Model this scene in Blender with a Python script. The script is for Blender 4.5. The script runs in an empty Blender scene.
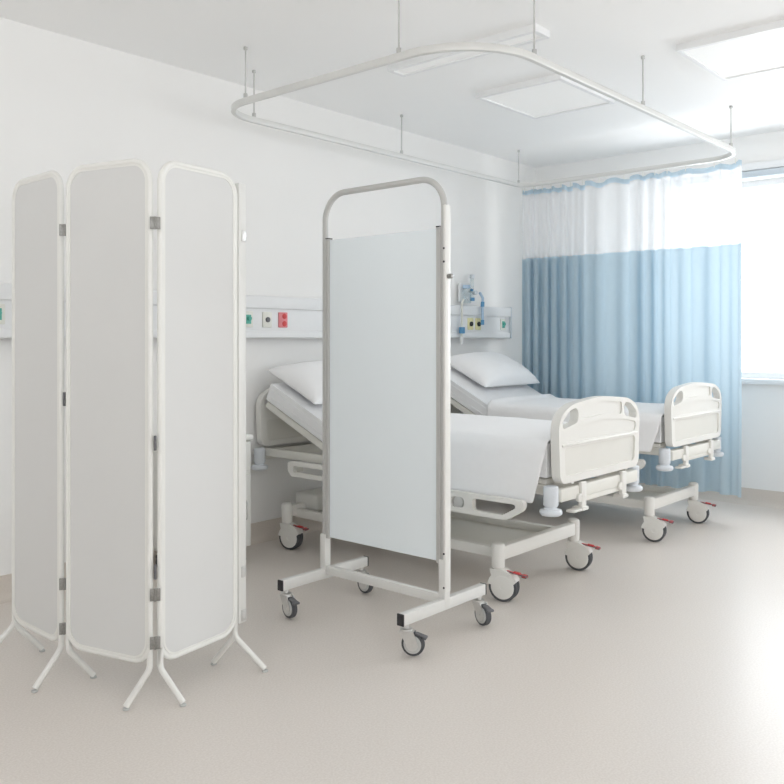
import bpy, bmesh, math, random
from mathutils import Vector, Matrix, noise
from mathutils.geometry import tessellate_polygon

random.seed(4)
sc = bpy.context.scene
C = sc.collection
PI = math.pi
V = Vector

# ------------------------------------------------------------------ materials
def mat(name, color, rough=0.5, spec=0.5, metal=0.0, var=0.0, vscale=40.0, bump=0.0, bscale=200.0,
        coat=0.0, sheen=0.0, detail=3.0):
    m = bpy.data.materials.new(name); m.use_nodes = True
    nt = m.node_tree; b = nt.nodes['Principled BSDF']
    b.inputs['Roughness'].default_value = rough
    b.inputs['Metallic'].default_value = metal
    b.inputs['Specular IOR Level'].default_value = spec
    b.inputs['Coat Weight'].default_value = coat
    b.inputs['Sheen Weight'].default_value = sheen
    tc = nt.nodes.new('ShaderNodeTexCoord')
    n = nt.nodes.new('ShaderNodeTexNoise'); n.inputs['Scale'].default_value = vscale
    n.inputs['Detail'].default_value = detail
    nt.links.new(tc.outputs['Object'], n.inputs['Vector'])
    r = nt.nodes.new('ShaderNodeValToRGB')
    c = V(color)
    r.color_ramp.elements[0].position = 0.3; r.color_ramp.elements[1].position = 0.7
    r.color_ramp.elements[0].color = (*(c*(1-var)), 1)
    r.color_ramp.elements[1].color = (*[min(1, x*(1+var)) for x in c], 1)
    nt.links.new(n.outputs['Fac'], r.inputs['Fac'])
    nt.links.new(r.outputs['Color'], b.inputs['Base Color'])
    if bump:
        n2 = nt.nodes.new('ShaderNodeTexNoise'); n2.inputs['Scale'].default_value = bscale
        n2.inputs['Detail'].default_value = 4
        nt.links.new(tc.outputs['Object'], n2.inputs['Vector'])
        bp = nt.nodes.new('ShaderNodeBump'); bp.inputs['Strength'].default_value = bump
        bp.inputs['Distance'].default_value = 0.004
        nt.links.new(n2.outputs['Fac'], bp.inputs['Height'])
        nt.links.new(bp.outputs['Normal'], b.inputs['Normal'])
    return m

def cloth_mat(name, color, trans=0.35, alpha=0.0, bump=0.15, weave=900):
    m = bpy.data.materials.new(name); m.use_nodes = True
    nt = m.node_tree; nt.nodes.clear()
    out = nt.nodes.new('ShaderNodeOutputMaterial')
    d = nt.nodes.new('ShaderNodeBsdfDiffuse'); t = nt.nodes.new('ShaderNodeBsdfTranslucent')
    tc = nt.nodes.new('ShaderNodeTexCoord')
    n = nt.nodes.new('ShaderNodeTexNoise'); n.inputs['Scale'].default_value = 30
    nt.links.new(tc.outputs['Object'], n.inputs['Vector'])
    r = nt.nodes.new('ShaderNodeValToRGB')
    r.color_ramp.elements[0].color = (*(V(color)*0.97), 1); r.color_ramp.elements[1].color = (*color, 1)
    nt.links.new(n.outputs['Fac'], r.inputs['Fac'])
    nt.links.new(r.outputs['Color'], d.inputs['Color']); nt.links.new(r.outputs['Color'], t.inputs['Color'])
    n2 = nt.nodes.new('ShaderNodeTexNoise'); n2.inputs['Scale'].default_value = weave
    nt.links.new(tc.outputs['Object'], n2.inputs['Vector'])
    bp = nt.nodes.new('ShaderNodeBump'); bp.inputs['Strength'].default_value = bump; bp.inputs['Distance'].default_value = .002
    nt.links.new(n2.outputs['Fac'], bp.inputs['Height']); nt.links.new(bp.outputs['Normal'], d.inputs['Normal'])
    mx = nt.nodes.new('ShaderNodeMixShader'); mx.inputs[0].default_value = trans
    nt.links.new(d.outputs[0], mx.inputs[1]); nt.links.new(t.outputs[0], mx.inputs[2])
    last = mx
    if alpha:
        tr = nt.nodes.new('ShaderNodeBsdfTransparent')
        m2 = nt.nodes.new('ShaderNodeMixShader'); m2.inputs[0].default_value = alpha
        nt.links.new(mx.outputs[0], m2.inputs[1]); nt.links.new(tr.outputs[0], m2.inputs[2]); last = m2
    nt.links.new(last.outputs[0], out.inputs['Surface'])
    return m

def thin_glass(name, tint=(1, 1, 1), gloss=0.06, rough=0.02):
    m = bpy.data.materials.new(name); m.use_nodes = True
    nt = m.node_tree; nt.nodes.clear()
    out = nt.nodes.new('ShaderNodeOutputMaterial')
    tr = nt.nodes.new('ShaderNodeBsdfTransparent'); tr.inputs[0].default_value = (*tint, 1)
    g = nt.nodes.new('ShaderNodeBsdfGlossy'); g.inputs['Roughness'].default_value = rough
    mx = nt.nodes.new('ShaderNodeMixShader'); mx.inputs[0].default_value = gloss
    nt.links.new(tr.outputs[0], mx.inputs[1]); nt.links.new(g.outputs[0], mx.inputs[2])
    nt.links.new(mx.outputs[0], out.inputs['Surface'])
    return m

def emit_mat(name, color, strength):
    m = bpy.data.materials.new(name); m.use_nodes = True
    b = m.node_tree.nodes['Principled BSDF']
    b.inputs['Base Color'].default_value = (.85, .85, .84, 1)
    b.inputs['Emission Color'].default_value = (*color, 1)
    b.inputs['Emission Strength'].default_value = strength
    return m

def floor_mat():
    m = bpy.data.materials.new('speckled_vinyl'); m.use_nodes = True
    nt = m.node_tree; b = nt.nodes['Principled BSDF']
    b.inputs['Roughness'].default_value = .33; b.inputs['Specular IOR Level'].default_value = .42
    tc = nt.nodes.new('ShaderNodeTexCoord')
    n1 = nt.nodes.new('ShaderNodeTexNoise'); n1.inputs['Scale'].default_value = 140; n1.inputs['Detail'].default_value = 2
    n2 = nt.nodes.new('ShaderNodeTexNoise'); n2.inputs['Scale'].default_value = 2.2; n2.inputs['Detail'].default_value = 5
    n3 = nt.nodes.new('ShaderNodeTexVoronoi'); n3.inputs['Scale'].default_value = 75
    for n in (n1, n2, n3): nt.links.new(tc.outputs['Object'], n.inputs['Vector'])
    r1 = nt.nodes.new('ShaderNodeValToRGB')
    r1.color_ramp.elements[0].position = .35; r1.color_ramp.elements[1].position = .68
    r1.color_ramp.elements[0].color = (*FLOOR_A, 1); r1.color_ramp.elements[1].color = (*FLOOR_B, 1)
    nt.links.new(n1.outputs['Fac'], r1.inputs['Fac'])
    r3 = nt.nodes.new('ShaderNodeValToRGB')
    r3.color_ramp.elements[0].position = .05; r3.color_ramp.elements[0].color = (.93, .92, .90, 1)
    r3.color_ramp.elements[1].position = .14; r3.color_ramp.elements[1].color = (1, 1, 1, 1)
    nt.links.new(n3.outputs['Distance'], r3.inputs['Fac'])
    r2 = nt.nodes.new('ShaderNodeValToRGB')
    r2.color_ramp.elements[0].color = (.985, .982, .975, 1); r2.color_ramp.elements[1].color = (1, 1, 1, 1)
    nt.links.new(n2.outputs['Fac'], r2.inputs['Fac'])
    m1 = nt.nodes.new('ShaderNodeMix'); m1.data_type = 'RGBA'; m1.blend_type = 'MULTIPLY'; m1.inputs['Factor'].default_value = 1
    nt.links.new(r1.outputs[0], m1.inputs[6]); nt.links.new(r3.outputs[0], m1.inputs[7])
    m2 = nt.nodes.new('ShaderNodeMix'); m2.data_type = 'RGBA'; m2.blend_type = 'MULTIPLY'; m2.inputs['Factor'].default_value = 1
    nt.links.new(m1.outputs[2], m2.inputs[6]); nt.links.new(r2.outputs[0], m2.inputs[7])
    nt.links.new(m2.outputs[2], b.inputs['Base Color'])
    return m

FLOOR_A = (.695, .645, .600); FLOOR_B = (.765, .718, .677)
M = {}
M['wall'] = mat('wall_paint', (.90, .895, .882), .75, .25, var=.006, vscale=3, bump=.08, bscale=260)
M['ceiling'] = mat('ceiling_paint', (.95, .95, .945), .85, .2, var=.004, vscale=3, bump=.05, bscale=260)
M['floor'] = floor_mat()
M['cove'] = mat('cove_vinyl', (.68, .62, .56), .45, .4, var=.03, vscale=120)
M['trim'] = mat('white_trim', (.86, .865, .87), .4, .4, var=.005)
M['frame'] = mat('white_powder_coat', (.83, .83, .80), .32, .5, var=.006, vscale=20)
M['sheet'] = mat('white_screen_sheet', (.715, .718, .712), .55, .35, var=.008, vscale=4, bump=.04, bscale=500)
M['board'] = mat('pale_blue_white_sheet', (.865, .93, .965), .42, .4, var=.006, vscale=3)
M['alu'] = mat('brushed_aluminium', (.56, .56, .545), .5, .4, metal=.1, var=.003, vscale=3)
M['alulight'] = mat('light_grey_tube', (.78, .78, .76), .38, .5, metal=.15, var=.01, vscale=30)
M['rail'] = mat('track_aluminium', (.72, .72, .70), .4, .5, metal=.1, var=.003, vscale=5)
M['chrome'] = mat('chrome', (.70, .70, .69), .3, .5, metal=1, var=.03, vscale=50)
M['steel'] = mat('hinge_steel', (.30, .295, .28), .35, .5, metal=.7, var=.12, vscale=120)
M['black'] = mat('black_plastic', (.03, .03, .033), .5, .4, var=.1)
M['tyre'] = mat('grey_rubber', (.085, .088, .095), .6, .35, var=.08, vscale=90)
M['hubgrey'] = mat('grey_hub_plastic', (.56, .57, .56), .45, .4, var=.02)
M['cream'] = mat('cream_plastic', (.80, .79, .755), .38, .45, var=.006, vscale=12)
M['cream2'] = mat('cream_inset', (.745, .735, .69), .42, .4, var=.006, vscale=12)
M['bedsteel'] = mat('bed_steel_paint', (.78, .77, .72), .4, .45, var=.01, vscale=20)
M['bumper'] = mat('blue_grey_bumper', (.70, .735, .775), .42, .45, var=.01)
M['red'] = mat('red_plastic', (.62, .05, .05), .4, .5, var=.05)
M['darkgrey'] = mat('dark_grey_plastic', (.14, .14, .15), .5, .4, var=.05)
M['linen'] = mat('white_linen', (.91, .91, .915), .85, .15, var=.008, vscale=25, bump=.12, bscale=700, sheen=.2)
M['linen2'] = mat('white_mattress_cover', (.87, .875, .885), .7, .2, var=.01, vscale=25, bump=.12, bscale=500)
M['pillow'] = mat('white_pillowcase', (.92, .92, .925), .85, .15, var=.006, vscale=25, bump=.1, bscale=700, sheen=.2)
M['curtain'] = cloth_mat('blue_curtain_cloth', (.515, .635, .710), .34)
M['header'] = cloth_mat('pale_blue_heading_tape', (.52, .64, .72), .25)
M['net'] = cloth_mat('white_net', (.93, .935, .945), .5, alpha=.36)
M['panel'] = mat('panel_white', (.82, .83, .835), .4, .45, var=.005)
M['panelgrey'] = mat('panel_grey_blue', (.66, .71, .75), .42, .45, var=.006)
M['green'] = mat('green_plate', (.10, .42, .34), .45, .4, var=.05)
M['pink'] = mat('red_socket_plate', (.72, .24, .26), .45, .4, var=.05)
M['yellow'] = mat('yellow_plate', (.80, .76, .45), .45, .4, var=.05)
M['offwhite'] = mat('socket_off_white', (.78, .78, .72), .45, .4, var=.02)
M['blue'] = mat('blue_plastic', (.10, .30, .52), .4, .5, var=.05)
M['paleblue'] = mat('pale_blue_plastic', (.42, .56, .72), .4, .5, var=.05)
M['clear'] = thin_glass('clear_plastic', (.90, .94, .95), .14, .1)
M['glass'] = thin_glass('window_glass', (.98, .99, 1), .05)
M['lamp'] = emit_mat('lamp_diffuser', (1, .99, .97), .12)
M['blind'] = mat('blind_cassette', (.58, .64, .69), .5, .4, var=.01)
M['cabinet'] = mat('cabinet_white', (.80, .81, .78), .45, .4, var=.006)

# ------------------------------------------------------------------ mesh helpers
def _finish(bm, loc):
    pass

def add_box(bm, c, s, bev=0.0, seg=2, rot=None, mi=0):
    r = bmesh.ops.create_cube(bm, size=1.0)
    vs = r['verts']
    for v in vs:
        v.co = V((v.co.x*s[0], v.co.y*s[1], v.co.z*s[2]))
    fs = list({f for v in vs for f in v.link_faces})
    if bev > 0:
        es = list({e for v in vs for e in v.link_edges})
        rr = bmesh.ops.bevel(bm, geom=es, offset=min(bev, min(s)*.49), segments=seg, affect='EDGES', profile=.5)
        fs = list({f for f in rr['faces']} | {f for f in fs if f.is_valid})
        vs = list({v for f in fs for v in f.verts})
    mtx = Matrix.Translation(V(c))
    if rot is not None: mtx = mtx @ rot.to_4x4()
    for v in vs: v.co = mtx @ v.co
    for f in fs:
        if f.is_valid: f.material_index = mi

def frame_of(d):
    d = d.normalized()
    a = V((0, 0, 1)) if abs(d.z) < .9 else V((1, 0, 0))
    x = a.cross(d).normalized(); y = d.cross(x)
    return x, y

def add_lathe(bm, p0, axis, prof, seg=24, mi=0):
    """prof: list of (distance along axis, radius)"""
    axis = V(axis).normalized(); x, y = frame_of(axis); p0 = V(p0)
    rings = []
    for t, r in prof:
        if r < 1e-6: rings.append([bm.verts.new(p0+axis*t)])
        else: rings.append([bm.verts.new(p0+axis*t+(x*math.cos(2*PI*k/seg)+y*math.sin(2*PI*k/seg))*r) for k in range(seg)])
    fs = []
    for a, b in zip(rings, rings[1:]):
        for k in range(seg):
            k2 = (k+1) % seg
            if len(a) == 1 and len(b) == 1: continue
            if len(a) == 1: fs.append(bm.faces.new((a[0], b[k2], b[k])))
            elif len(b) == 1: fs.append(bm.faces.new((a[k], a[k2], b[0])))
            else: fs.append(bm.faces.new((a[k], a[k2], b[k2], b[k])))
    if len(rings[0]) > 1: fs.append(bm.faces.new(rings[0][::-1]))
    if len(rings[-1]) > 1: fs.append(bm.faces.new(rings[-1]))
    for f in fs: f.material_index = mi

def add_cyl(bm, p0, p1, r, seg=20, bev=0.0, mi=0, r2=None):
    p0 = V(p0); p1 = V(p1); L = (p1-p0).length
    r2 = r if r2 is None else r2
    if bev: prof = [(0, r-bev), (bev*.3, r-bev*.3), (bev, r), (L-bev, r2), (L-bev*.3, r2-bev*.3), (L, r2-bev)]
    else: prof = [(0, r), (L, r2)]
    add_lathe(bm, p0, p1-p0, prof, seg, mi)

def fillet(pts, rad, n=6):
    pts = [V(p) for p in pts]; out = [pts[0]]
    for i in range(1, len(pts)-1):
        a, b, c = pts[i-1], pts[i], pts[i+1]
        r = rad[i] if isinstance(rad, (list, tuple)) else rad
        u = (a-b).normalized(); w = (c-b).normalized()
        ang = u.angle(w)
        if r <= 0 or ang > PI-.02: out.append(b); continue
        d = r/math.tan(ang/2); d = min(d, (a-b).length*.49 if i > 1 else (a-b).length*.98, (c-b).length*.49 if i < len(pts)-2 else (c-b).length*.98)
        r = d*math.tan(ang/2)
        cen = b+(u+w).normalized()*(r/math.sin(ang/2))
        s = (b+u*d)-cen; e = (b+w*d)-cen
        for k in range(n+1):
            th = PI-ang; f = k/n
            out.append(cen+s*(math.sin((1-f)*th)/math.sin(th))+e*(math.sin(f*th)/math.sin(th)))
    out.append(pts[-1]); return out

def add_tube(bm, pts, r, seg=12, closed=False, mi=0, section=None):
    pts = [V(p) for p in pts]
    q = [pts[0]]
    for p in pts[1:]:
        if (p-q[-1]).length > 1e-5: q.append(p)
    pts = q
    if closed and (pts[0]-pts[-1]).length < 1e-5: pts.pop()
    n = len(pts)
    tang = []
    for i in range(n):
        if closed: t = (pts[(i+1) % n]-pts[i]).normalized()+(pts[i]-pts[i-1]).normalized()
        elif i == 0: t = pts[1]-pts[0]
        elif i == n-1: t = pts[-1]-pts[-2]
        else: t = (pts[i+1]-pts[i]).normalized()+(pts[i]-pts[i-1]).normalized()
        tang.append(t.normalized())
    x, y = frame_of(tang[0]); rings = []
    sec = section or [(math.cos(2*PI*k/seg)*r, math.sin(2*PI*k/seg)*r) for k in range(seg)]
    S = len(sec)
    for i in range(n):
        if i:
            q = tang[i-1].rotation_difference(tang[i]); x = q @ x; y = q @ y
        rings.append([bm.verts.new(pts[i]+x*a+y*b) for a, b in sec])
    rng = range(n) if closed else range(n-1)
    fs = []
    for i in rng:
        a, b = rings[i], rings[(i+1) % n]
        for k in range(S):
            fs.append(bm.faces.new((a[k], a[(k+1) % S], b[(k+1) % S], b[k])))
    if not closed:
        fs.append(bm.faces.new(rings[0][::-1])); fs.append(bm.faces.new(rings[-1]))
    for f in fs: f.material_index = mi

def rrect(w, h, r, n=6, cx=0, cy=0):
    pts = []
    for sx, sy, a0 in ((1, -1, -PI/2), (1, 1, 0), (-1, 1, PI/2), (-1, -1, PI)):
        for k in range(n+1):
            a = a0+k/n*PI/2
            pts.append((cx+sx*(w/2-r)+math.cos(a)*r, cy+sy*(h/2-r)+math.sin(a)*r))
    return pts

def round_poly(pts, r, n=5):
    P = [V((p[0], p[1], 0)) for p in pts]; out = []
    N = len(P)
    for i in range(N):
        a, b, c = P[i-1], P[i], P[(i+1) % N]
        rr = r[i] if isinstance(r, (list, tuple)) else r
        f = fillet([b+(a-b)*.5, b, b+(c-b)*.5], rr, n)
        out += f[1:-1]
    return [(p.x, p.y) for p in out]

def add_plate(bm, outer, holes, t0, t1, axes, mi=0):
    """extrude a 2-D outline with holes. axes(u,v,t)->Vector"""
    loops = [outer]+list(holes)
    tris = tessellate_polygon([[V((u, v, 0)) for u, v in L] for L in loops])
    flat = [p for L in loops for p in L]
    A = [bm.verts.new(axes(u, v, t0)) for u, v in flat]
    B = [bm.verts.new(axes(u, v, t1)) for u, v in flat]
    fs = []
    for t in tris:
        try:
            fs.append(bm.faces.new([A[i] for i in t])); fs.append(bm.faces.new([B[i] for i in reversed(t)]))
        except ValueError: pass
    o = 0
    for L in loops:
        n = len(L)
        for i in range(n):
            j = (i+1) % n
            fs.append(bm.faces.new((A[o+i], A[o+j], B[o+j], B[o+i])))
        o += n
    for f in fs: f.material_index = mi

def obj(name, bm, mats, parent=None, smooth=35, bevel=0.0, loc=None, rotz=0.0):
    if not isinstance(mats, (list, tuple)): mats = [mats]
    bmesh.ops.recalc_face_normals(bm, faces=bm.faces)
    me = bpy.data.meshes.new(name); bm.to_mesh(me); bm.free()
    for m in mats: me.materials.append(m)
    if smooth:
        for p in me.polygons: p.use_smooth = True
        me.set_sharp_from_angle(angle=math.radians(smooth))
    o = bpy.data.objects.new(name, me); C.objects.link(o)
    if parent: o.parent = parent
    if loc is not None: o.location = loc
    o.rotation_euler.z = rotz
    if bevel:
        b = o.modifiers.new('Bevel', 'BEVEL'); b.width = bevel; b.segments = 3
        b.limit_method = 'ANGLE'; b.angle_limit = math.radians(40); b.harden_normals = False
    return o

def child(o, parent, name=None, loc=(0, 0, 0), rotz=0.0):
    c = o.copy(); C.objects.link(c); c.parent = parent; c.location = loc; c.rotation_euler = (0, 0, rotz)
    return c

def tag(o, label, cat, group=None):
    o['label'] = label; o['category'] = cat
    if group: o['group'] = group
    return o

def thing(name, label, cat, loc=(0, 0, 0), rotz=0.0, group=None):
    o = bpy.data.objects.new(name, None); C.objects.link(o)
    o.empty_display_size = .1
    o.location = loc; o.rotation_euler = (0, 0, rotz)
    return tag(o, label, cat, group)

def struct(name, bm, m, parent=None, **k):
    o = obj(name, bm, m, parent, **k)
    if parent is None: o['kind'] = 'structure'
    return o

# ------------------------------------------------------------------ camera
F = 852.7; YAW = math.radians(41.26); H = 1.25
def W(xc, D):                     # camera right / forward distance -> world floor position
    return (D*math.cos(YAW)+xc*math.sin(YAW), D*math.sin(YAW)-xc*math.cos(YAW))
cam = bpy.data.cameras.new('camera'); co = bpy.data.objects.new('camera', cam); C.objects.link(co)
co.location = (0, 0, H); co.rotation_euler = (PI/2, 0, YAW-PI/2)
cam.sensor_width = 36; cam.lens = F/784*36; cam.shift_y = -54/784; cam.clip_start = .05
sc.camera = co

# ------------------------------------------------------------------ room shell
X0, X1, Y0, Y1, ZC = -2.2, 6.60, -2.6, 4.07, 2.774
T = .25
bm = bmesh.new(); add_box(bm, ((X0+X1)/2, (Y0+Y1)/2, -.1), (X1-X0+2*T, Y1-Y0+2*T, .2)); struct('floor', bm, M['floor'])
bm = bmesh.new(); add_box(bm, ((X0+X1)/2, (Y0+Y1)/2, ZC+.1), (X1-X0+2*T, Y1-Y0+2*T, .2)); struct('ceiling', bm, M['ceiling'])
bm = bmesh.new(); add_box(bm, ((X0+X1)/2, Y1+T/2, ZC/2), (X1-X0+2*T, T, ZC)); struct('wall_back', bm, M['wall'])

def wall_with_openings(name, axes, L0, L1, ops):
    """axes(u, z, t): u along the wall; ops: list of (u0,u1,z0,z1)"""
    bm = bmesh.new()
    outer = [(L0, 0), (L1, 0), (L1, ZC), (L0, ZC)]
    holes = [[(a, z0), (a, z1), (b, z1), (b, z0)] for a, b, z0, z1 in ops]
    add_plate(bm, outer, holes, 0, T, axes)
    return struct(name, bm, M['wall'], smooth=None)
SILL, HEADZ = .945, 2.445
wr = [(.90, 2.81, SILL, HEADZ), (-1.2, .72, SILL, HEADZ)]
wall_with_openings('wall_right', lambda u, z, t: V((X1+t, u, z)), Y0, Y1, wr)
wf_fill = [(-1.7, .5, .9, 2.45), (2.6, 4.8, .9, 2.45)]  # unseen openings behind the camera, added to let in fill light
wall_with_openings('wall_front', lambda u, z, t: V((u, Y0-t, z)), X0-T, X1+T, wf_fill)

wl = [(-2.2, -.1, .9, 2.45), (.2, 2.3, .9, 2.45)]  # added openings out of view, they brighten faces turned from the right wall
wall_with_openings('wall_left', lambda u, z, t: V((X0-t, u, z)), Y0, Y1, wl)

def make_window(n, axes, a, b, z0, z1):
    """axes(u, z, t) t = depth into the wall"""
    root = bpy.data.objects.new('window_%d' % n, None); C.objects.link(root)  # right wall has the real windows; front and left ones are added for fill
    root.location = axes((a+b)/2, z0, .12); root['kind'] = 'structure'
    inv = Matrix.Translation(-root.location)
    ax = lambda u, z, t: axes(u, z, t)-root.location
    bm = bmesh.new()
    w, h = b-a, z1-z0
    outer = [(a, z0), (b, z0), (b, z1), (a, z1)]
    mid = (a+b)/2; f = .045
    hl = [(a+f, z0+f), (mid-f/2, z0+f), (mid-f/2, z1-f), (a+f, z1-f)]
    hr = [(mid+f/2, z0+f), (b-f, z0+f), (b-f, z1-f), (mid+f/2, z1-f)]
    add_plate(bm, outer, [hl, hr], .09, .15, ax)
    obj('window_frame', bm, M['trim'], root, bevel=.004)
    for (u0, u1) in ((a+f, mid-f/2), (mid+f/2, b-f)):
        bm = bmesh.new()
        add_plate(bm, [(u0, z0+f), (u1, z0+f), (u1, z1-f), (u0, z1-f)], [], .119, .121, ax)
        obj('pane', bm, M['glass'], root, smooth=None)
    return root
i = 1
for op in wr:
    make_window(i, lambda u, z, t: V((X1+t, u, z)), *op); i += 1
for op in wf_fill:
    make_window(i, lambda u, z, t: V((u, Y0-t, z)), *op); i += 1  # added fill-light windows, never in view
for op in wl:
    make_window(i, lambda u, z, t: V((X0-t, u, z)), *op); i += 1  # more added windows out of frame, for fill from the left
# sill, lintel box and blind cassette on the window wall
bm = bmesh.new(); add_box(bm, (X1-.012, .3, SILL-.02), (.075, 5.2, .04), .006); struct('trim_1', bm, M['trim'])
bm = bmesh.new(); add_box(bm, (X1-.02, .2, 2.53), (.05, 5.9, .055), .005); struct('trim_2', bm, M['trim'])
rb = thing('roller_blind', 'blue grey rolled up blind cassette along the top of the window', 'blind', (X1-.03, 1.855, HEADZ))
bm = bmesh.new(); add_box(bm, (0, 0, .027), (.055, 1.98, .052), .012, 3); obj('cassette', bm, M['blind'], rb)
for s in (-1, 1):
    bm = bmesh.new(); add_box(bm, (0, s*.996, .027), (.06, .012, .056), .003); obj('end_cap', bm, M['trim'], rb)
# coved vinyl skirting
def skirting(name, axes, L0, L1):
    bm = bmesh.new()
    prof = [(0, .12), (.008, .12), (.010, .06), (.014, .035), (.024, .014), (.040, .003), (.045, 0), (0, 0)]
    a = [bm.verts.new(axes(L0, z, t)) for t, z in prof]; b = [bm.verts.new(axes(L1, z, t)) for t, z in prof]
    n = len(prof)
    for k in range(n): bm.faces.new((a[k], a[(k+1) % n], b[(k+1) % n], b[k]))
    bm.faces.new(a); bm.faces.new(b[::-1])
    struct(name, bm, M['cove'])
skirting('baseboard_back', lambda u, z, t: V((u, Y1-t, z)), X0, X1)
skirting('baseboard_right', lambda u, z, t: V((X1-t, u, z)), Y0, Y1)
skirting('baseboard_left', lambda u, z, t: V((X0+t, u, z)), Y0, Y1)
skirting('baseboard_front', lambda u, z, t: V((u, Y0+t, z)), X0, X1)

# ------------------------------------------------------------------ ceiling lights
def ceiling_light(x0, x1, y0, y1, label, power):
    t = thing('ceiling_light', label, 'ceiling light', ((x0+x1)/2, (y0+y1)/2, ZC), 0, 'flat ceiling light panels')
    w, d = x1-x0, y1-y0
    bm = bmesh.new()
    add_plate(bm, rrect(w, d, .01, 3), [rrect(w-.05, d-.05, .006, 2)], -.036, 0, lambda u, v, tt: V((u, v, tt)))
    obj('frame', bm, M['trim'], t)
    bm = bmesh.new(); add_box(bm, (0, 0, -.017), (w-.05, d-.05, .022)); obj('diffuser', bm, M['lamp'], t, smooth=None)
    return t
ceiling_light(4.32, 5.00, 2.50, 3.10, 'square white ceiling light panel above the beds, inside the curtain track loop', 1)
ceiling_light(4.30, 4.98, 1.20, 1.815, 'white ceiling light panel near the top edge, beyond the curtain track loop', 1)
ceiling_light(3.56, 3.70, 2.20, 3.16, 'narrow white ceiling light strip beside the near curve of the curtain track', 1)

# ------------------------------------------------------------------ curtain track
TZ = 2.490; TX0, TX1, TY0, TY1 = 2.85, 5.93, 2.02, 3.79
trk = thing('curtain_track', 'white aluminium curtain track loop hung from the ceiling on thin rods', 'curtain track', (TX0, TY1, TZ))
off = V((TX0, TY1, TZ))
path = [(TX0, 3, TZ), (TX0, TY0, TZ), (TX1, TY0, TZ), (TX1, TY1, TZ), (TX0, TY1, TZ), (TX0, 3.0, TZ)]
path = [p-off for p in fillet(path, [0, .38, .24, .10, .26, 0], 12)]
bm = bmesh.new()
sec = [(-.011, -.016), (.011, -.016), (.013, -.013), (.013, .013), (.011, .016), (-.011, .016), (-.013, .013), (-.013, -.013)]
# square the section to the vertical: build with explicit frames
def add_rail(bm, pts, sec, closed=True):
    n = len(pts); rings = []
    q = [pts[0]]
    for p in pts[1:]:
        if (p-q[-1]).length > 1e-4: q.append(p)
    if closed and (q[0]-q[-1]).length < 1e-4: q.pop()
    n = len(q)
    for k in range(n):
        t = ((q[(k+1) % n]-q[k]).normalized()+(q[k]-q[k-1]).normalized()).normalized()
        s = V((-t.y, t.x, 0)).normalized()
        rings.append([bm.verts.new(q[k]+s*a+V((0, 0, b))) for a, b in sec])
    S = len(sec)
    for k in range(n):
        a, b = rings[k], rings[(k+1) % n]
        for j in range(S): bm.faces.new((a[j], a[(j+1) % S], b[(j+1) % S], b[j]))
add_rail(bm, path, sec)
obj('rail', bm, M['rail'], trk)
for rx, ry in ((TX0, 3.52), (TX0, 2.46), (3.13, TY1), (4.42, TY1), (5.88, TY1), (3.26, TY0), (4.36, TY0), (5.68, TY0)):
    p = V((rx, ry, TZ))-off
    bm = bmesh.new(); add_cyl(bm, p+V((0, 0, .014)), p+V((0, 0, ZC-TZ)), .0042, 10)
    rod = obj('suspension_rod', bm, M['alu'], trk)
    bm = bmesh.new(); add_cyl(bm, p+V((0, 0, ZC-TZ-.016)), p+V((0, 0, ZC-TZ)), .011, 16, .003); obj('ceiling_cup', bm, M['alu'], rod)
    bm = bmesh.new(); add_cyl(bm, p+V((0, 0, .012)), p+V((0, 0, .040)), .011, 14, .002); obj('track_clip', bm, M['alu'], rod)

# ------------------------------------------------------------------ curtain
def curtain_path():
    """centre line of the cloth along the window side of the track, pleats tight at the wall end"""
    pts = []
    y = TY1-.002; ph = 0.0
    ds = .004
    yend = TY0-.005
    while y > yend:
        s = (TY1-y)
        if s < .42: wl, amp = .084+.016*math.sin(s*41), .042
        elif s < .56: wl, amp = .105, .034
        else: wl, amp = .150+.065*math.sin(s*9.1+.6), .031+.012*math.sin(s*13+1)
        ph += 2*PI*ds/wl
        pts.append((amp, ph, y)); y -= ds
    return pts
cp = curtain_path()
cur = thing('privacy_curtain', 'blue ward curtain with white net top hanging from the ceiling track', 'curtain', (TX1, (TY0+TY1)/2, .2))
coff = V((TX1, (TY0+TY1)/2, .2))
def cloth_strip(z0, z1, nz, scallop=False, zref0=.2, zref1=2.43):
    bm = bmesh.new(); rows = []
    for k in range(nz+1):
        z = z0+(z1-z0)*k/nz
        h = (zref1-z)/(zref1-zref0)
        row = []
        for a, ph, y in cp:
            am = a*(.75+.35*h)
            nx = noise.noise(V((y*2.2, z*.5, 3.1)))*.02*h
            x = TX1+am*math.sin(ph+.35*math.sin(z*1.3+y*4)*h)+nx
            # the loose end curls round with the track's corner
            e = max(0, (TY0+.26-y)/.26)
            x -= .05*e*e
            yy = y+am*.28*math.sin(2*ph)
            zz = z+(.011*math.sin(ph*.9+1.2) if scallop else (.010*math.sin(ph*.9+1.2) if z > 2.40 else 0))
            row.append(bm.verts.new(V((x, yy, zz))-coff))
        rows.append(row)
    for a, b in zip(rows, rows[1:]):
        for k in range(len(a)-1): bm.faces.new((a[k], a[k+1], b[k+1], b[k]))
    return bm
o = obj('blue_cloth', cloth_strip(.178, 1.893, 16), M['curtain'], cur, smooth=80); o['label'] = 'blue lower cloth in soft vertical pleats'
o = obj('net_top', cloth_strip(1.893, 2.412, 6), M['net'], cur, smooth=80); o['label'] = 'sheer white net upper band'
o = obj('heading_tape', cloth_strip(2.408, 2.446, 1, True), M['header'], cur, smooth=80); o['label'] = 'pale blue heading tape'
last = -99
for a, ph, y in cp:
    if math.floor((ph-PI/2)/(2*PI)) != last:
        last = math.floor((ph-PI/2)/(2*PI))
        e = max(0, (TY0+.26-y)/.26)
        p = V((TX1-.05*e*e, y, 2.435))-coff
        bm = bmesh.new(); add_cyl(bm, p, p+V((0, 0, .037)), .003, 8); obj('hook', bm, M['offwhite'], cur)

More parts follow.
